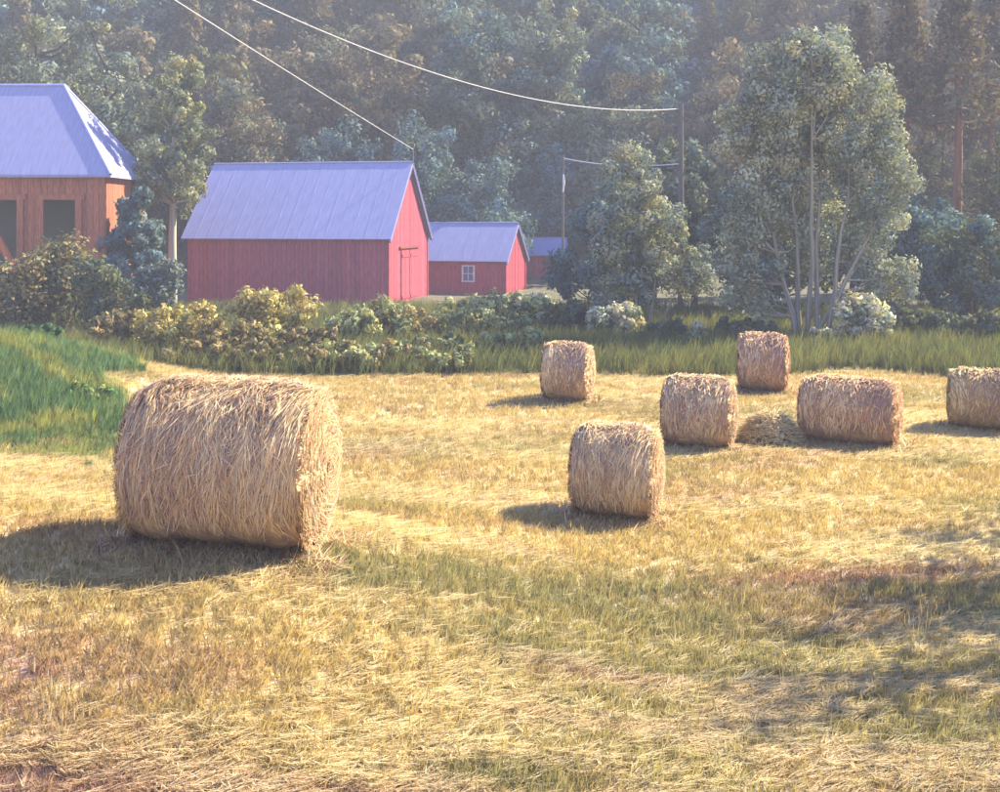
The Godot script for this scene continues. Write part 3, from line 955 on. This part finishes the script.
	# trees just outside the frame on the right: their shade crosses the foreground
	var sh := [[12.4, 19.0, 8.5, 5.5, "tree just outside the right edge, shading the middle of the field"], [11.6, 16.2, 8.5, 5.5, "tree nearest the viewpoint outside the right edge"]]
	for s in sh:
		plant("tree", s[4], "tree", ground(s[0], s[1]), broadleaf(s[2], s[3], G_OLIVE, 0.2, 60, 34, 0.25), "shade trees outside the right edge")

func shrubs() -> void:
	rng.seed = 900
	var yel := [Color(0.56, 0.5, 0.18), Color(0.36, 0.3, 0.13), Color(0.4, 0.33, 0.14)]
	var ol := [Color(0.27, 0.225, 0.11), Color(0.22, 0.19, 0.10), Color(0.33, 0.27, 0.13)]
	var gr := [Color(0.34, 0.36, 0.17), Color(0.28, 0.31, 0.16), Color(0.48, 0.5, 0.24)]
	var cream := [Color(0.52, 0.52, 0.38), Color(0.6, 0.58, 0.45), Color(0.3, 0.34, 0.22)]
	var dk := [Color(0.11, 0.14, 0.08), Color(0.14, 0.16, 0.09), Color(0.1, 0.12, 0.09)]
	# [label, px, depth, width px, top row, colours]
	var S := [
		["olive shrub with yellow-tipped top directly behind the largest bale's left side", 178, 40.0, 80, 296, yel],
		["brown-olive shrub directly behind the middle of the largest bale", 232, 39.0, 85, 318, ol],
		["yellow-flowering shrub against the largest barn's front wall", 268, 44.0, 86, 280, yel + [Color(0.44, 0.4, 0.16)]],
		["brown-olive shrub behind the largest bale's right end", 305, 40.0, 85, 322, ol],
		["pale green shrub below the largest barn's right corner", 355, 44.0, 56, 302, gr],
		["rounded olive shrub below the pink barn doors", 398, 46.0, 76, 296, gr + ol],
		["low grey-green shrub between the pink doors and the field edge", 432, 41.0, 70, 332, dk + gr],
		["bright green shrub in front of the low shed", 470, 47.0, 90, 290, gr],
		["low brown-olive bush at the field edge behind the largest bale's left rim", 200, 37.5, 80, 334, ol],
		["low brown-olive bush at the field edge behind the largest bale's middle", 262, 37.0, 90, 338, ol],
		["low olive bush at the field edge behind the largest bale's right rim", 330, 37.2, 80, 336, ol + gr],
		["pale green weed clump at the field edge right of the largest bale", 358, 36.6, 36, 344, gr],
		["low olive bush at the field edge below the pink barn doors", 400, 37.4, 80, 340, ol + gr],
		["pale green weed clump at the field edge below the low shed", 456, 36.8, 50, 346, gr],
		["round yellow-green bush left of the small distant bale", 508, 41.0, 70, 328, gr],
		["pale-leaved shrub in front of the smallest shed", 528, 50.0, 56, 286, gr + cream],
		["dark green bush behind the small distant bale left of centre", 566, 48.0, 60, 300, dk],
		["cream-flowering bush at the foot of the smaller pale tree", 614, 47.0, 60, 297, cream],
		["dark low bush right of the cream-flowering bush", 672, 45.5, 60, 318, dk],
		["tiny cream-flowering bush below the smaller pale tree's right edge", 697, 44.0, 22, 322, cream],
		["cream-flowering bush at the right foot of the tallest pale tree", 866, 45.0, 62, 294, cream],
		["low dark bush at the left foot of the tallest pale tree", 745, 46.0, 60, 316, dk],
		["small cream tuft beside the tallest pale tree's stems", 822, 44.0, 24, 324, cream],
		["dark wide bush under the dark blue-green tree", 925, 47.0, 85, 308, dk],
		["dark bush at the right edge behind the cut-off bale", 985, 45.0, 70, 312, dk],
		["tall olive shrub in front of the left building's open bays", 66, 50.0, 84, 228, dk + ol],
		["grey-green shrub hiding the left building's corner", 112, 48.0, 60, 252, dk],
		["olive shrub at the left edge below the left building", 12, 49.0, 80, 248, dk + ol],
		["brownish shrub between the blue tarp and the yellow-tipped shrub", 122, 42.0, 60, 308, ol],
		["grey-blue shrub in the gap left of the largest barn", 152, 56.0, 50, 258, [Color(0.12, 0.17, 0.17), Color(0.15, 0.18, 0.17)]],
		["dark green shrub on the grassy bank at the left", 40, 34.0, 70, 322, [Color(0.08, 0.16, 0.09), Color(0.1, 0.2, 0.1)]],
		["low bright green weeds at the foot of the grassy bank", 92, 27.0, 50, 382, [Color(0.16, 0.3, 0.1), Color(0.3, 0.36, 0.12)]],
	]
	for s in S:
		var d: float = s[2]
		var x: float = (s[1] - 500.0) / F * d
		var g := height(x, d)
		var top: float = EYE - (s[4] - HZ) / F * d
		var h := maxf(top - g, 0.5)
		var w: float = s[3] / F * d * 1.1
		var n := clampi(int(w * h * 12.0), 22, 80)
		plant("shrub", s[0], "shrub", Vector3(x, g, -d), shrub(w, h, s[5], clampf(d * 0.0042, 0.1, 0.22), n, 70), "shrubs along the field edge", ["stem", "foliage"])

func tuft_mesh(blades: int, h: float, lean: float, w: float, seedhead := false) -> ArrayMesh:
	var b := Buf.new()
	for k in blades:
		var a := rng.randf() * TAU
		var o := Vector3(cos(a), 0, sin(a)) * rng.randf() * 0.05
		var l := h * rng.randf_range(0.55, 1.2)
		var dr := Vector3(cos(a), 0, sin(a)) * lean * l * rng.randf_range(0.3, 1.2)
		var s := Vector3(-sin(a), 0, cos(a)) * w * 0.5
		var v := b.v.size()
		var m := o + Vector3(0, l * 0.6, 0) + dr * 0.35
		var e := o + Vector3(0, l, 0) + dr
		var c := Color.WHITE * rng.randf_range(0.8, 1.15)
		b.v.append_array([o - s, o + s, m - s * 0.8, m + s * 0.8, e])
		var nn := (Vector3.UP * 0.25 + Vector3(cos(a), 0, sin(a))).normalized()
		b.n.append_array([nn, nn, nn, nn, nn])
		b.c.append_array([c, c, c, c, c])
		b.i.append_array([v, v + 1, v + 2, v + 1, v + 3, v + 2, v + 2, v + 3, v + 4])
		if seedhead:
			b.tube([e - Vector3(0, 0.02, 0), e + Vector3(0, 0.025, 0), e + Vector3(0, 0.08, 0)], [0.003, 0.008, 0.002], Color(1.2, 1.15, 1.0), 5)
	return b.mesh()

func scatter(called: String, label: String, cat: String, mesh: Mesh, xf: Array, cols: Array) -> void:
	var mm := MultiMesh.new()
	mm.transform_format = MultiMesh.TRANSFORM_3D
	mm.use_colors = true
	mm.mesh = mesh
	mm.instance_count = xf.size()
	for k in xf.size():
		mm.set_instance_transform(k, xf[k])
		mm.set_instance_color(k, cols[k])
	var o := MultiMeshInstance3D.new()
	o.name = numbered(called)
	o.multimesh = mm
	o.material_override = M.grass
	add_child(o)
	tag(o, label, cat, "", "stuff")

func grasses() -> void:
	rng.seed = 1234
	# stubble: short cut stalks everywhere in the field
	var xf := []
	var cs := []
	for k in 80000:
		var d := 8.2 + 29.0 * pow(rng.randf(), 1.35)
		var x := rng.randf_range(-0.46, 0.46) * d + rng.randf_range(-1.0, 1.0)
		var s := rng.randf_range(0.6, 1.3) * (1.0 + 0.02 * d)
		xf.append(Transform3D(Basis(Vector3.UP, rng.randf() * TAU).scaled(Vector3(s, s * rng.randf_range(0.6, 1.2), s)), ground(x, d)))
		cs.append(jitter(field_color(x, d), 0.22))
	scatter("stubble", "short cut stubble of the mown hay field", "stubble", tuft_mesh(9, 0.075, 0.9, 0.008), xf, cs)
	# loose cut hay lying flat in swaths
	xf = []; cs = []
	for k in 52000:
		var d := 8.2 + 28.0 * pow(rng.randf(), 1.3)
		var x := rng.randf_range(-0.46, 0.46) * d
		if nz.get_noise_2d(x * 1.6, d * 5.5) < rng.randf_range(-0.2, 0.25): continue
		var fc := field_color(x, d)
		if (fc.g > fc.r * 0.86 or fc.g < fc.r * 0.7) and rng.randf() < 0.75: continue
		var s := rng.randf_range(0.35, 1.0) * (0.75 + 0.022 * d)
		xf.append(Transform3D(Basis(Vector3.UP, rng.randfn(0.0, 0.7)).scaled(Vector3(s, s, s)), ground(x, d) + Vector3(0, 0.03, 0)))
		cs.append(jitter(Color(0.7, 0.59, 0.35).lerp(fc, 0.55), 0.2))
	var b := Buf.new()
	for k in 10:
		straw(b, Vector3(rng.randf_range(-0.2, 0.05), rng.randf_range(0.0, 0.04), rng.randf_range(-0.06, 0.06)), Vector3(1, rng.randf_range(-0.05, 0.15), rng.randf_range(-0.35, 0.35)).normalized(), Vector3.UP, rng.randf_range(0.12, 0.3), 0.011, Color.WHITE * rng.randf_range(0.85, 1.1), 0.02)
	scatter("cut_hay", "loose pale cut hay lying in swaths over the stubble", "hay", b.mesh(), xf, cs)
	# green regrowth among the stubble, where the field is green
	xf = []; cs = []
	for k in 42000:
		var d := 8.2 + 30.0 * pow(rng.randf(), 1.4)
		var x := rng.randf_range(-0.46, 0.46) * d
		var c := field_color(x, d)
		if c.g < c.r * 0.86 + rng.randf_range(-0.04, 0.05): continue
		var s := rng.randf_range(0.7, 1.4)
		xf.append(Transform3D(Basis(Vector3.UP, rng.randf() * TAU).scaled(Vector3(s, s, s)), ground(x, d)))
		cs.append(jitter(c.lerp(Color(0.36, 0.33, 0.19), 0.5), 0.2))
	scatter("regrowth_grass", "green regrowth in patches among the stubble", "grass", tuft_mesh(8, 0.14, 0.6, 0.009), xf, cs)
	# uncut grass: the bank at the left, and the strip between the field and the trees
	xf = []; cs = []
	for k in 26000:
		var d := rng.randf_range(35.5, 62.0)
		var x := rng.randf_range(-0.47, 0.47) * d
		if d + nz.get_noise_2d(x * 2.6 + 50.0, d * 5.0 + 20.0) * 3.0 < 36.5: continue
		var s := rng.randf_range(0.7, 1.5)
		xf.append(Transform3D(Basis(Vector3.UP, rng.randf() * TAU).scaled(Vector3(s, s, s)), ground(x, d)))
		cs.append(jitter(Color(0.22, 0.225, 0.1).lerp(Color(0.15, 0.18, 0.085), smooth(-0.3, 0.3, nf.get_noise_2d(x * 3.0, d * 3.0))), 0.22))
	scatter("tall_grass", "uncut olive grass strip between the field and the trees", "grass", tuft_mesh(12, 0.5, 0.45, 0.02), xf, cs)
	xf = []; cs = []
	for k in 16000:
		var d := rng.randf_range(20.5, 40.0)
		var x := rng.randf_range(-0.5, -0.2) * d
		if d + nz.get_noise_2d(x * 5.0, d * 5.0) * 6.0 < 22.3: continue
		if x > -0.322 * d + nz.get_noise_2d(x * 4.0, d * 4.0) * 1.5 - (0.0 if rng.randf() < 0.7 else 0.6): continue
		var s := rng.randf_range(0.6, 1.3) * lerpf(0.45, 1.0, smooth(22.0, 26.0, d))
		xf.append(Transform3D(Basis(Vector3.UP, rng.randf() * TAU).scaled(Vector3(s, s, s)), ground(x, d)))
		cs.append(jitter(Color(0.13, 0.22, 0.12).lerp(Color(0.34, 0.35, 0.13), smooth(0.0, 0.35, nf.get_noise_2d(x * 3.0, d * 5.0))), 0.2))
	scatter("bank_grass", "bright green long grass on the bank at the left", "grass", tuft_mesh(12, 0.42, 0.55, 0.017), xf, cs)
	# scattered pale seed stalks in the foreground
	xf = []; cs = []
	for k in 260:
		var d := rng.randf_range(9.5, 17.0)
		var x := rng.randf_range(-0.42, 0.42) * d
		if nf.get_noise_2d(x * 4.0, d * 6.0) < 0.02 or (x < -0.8 and d > 10.5): continue
		var s := rng.randf_range(0.6, 1.2)
		xf.append(Transform3D(Basis(Vector3.UP, rng.randf() * TAU).scaled(Vector3(s, s, s)), ground(x, d)))
		cs.append(jitter(Color(0.62, 0.52, 0.3), 0.2))
	scatter("seed_stalks", "pale seed stalks scattered over the foreground", "grass", tuft_mesh(4, 0.3, 0.5, 0.006, true), xf, cs)
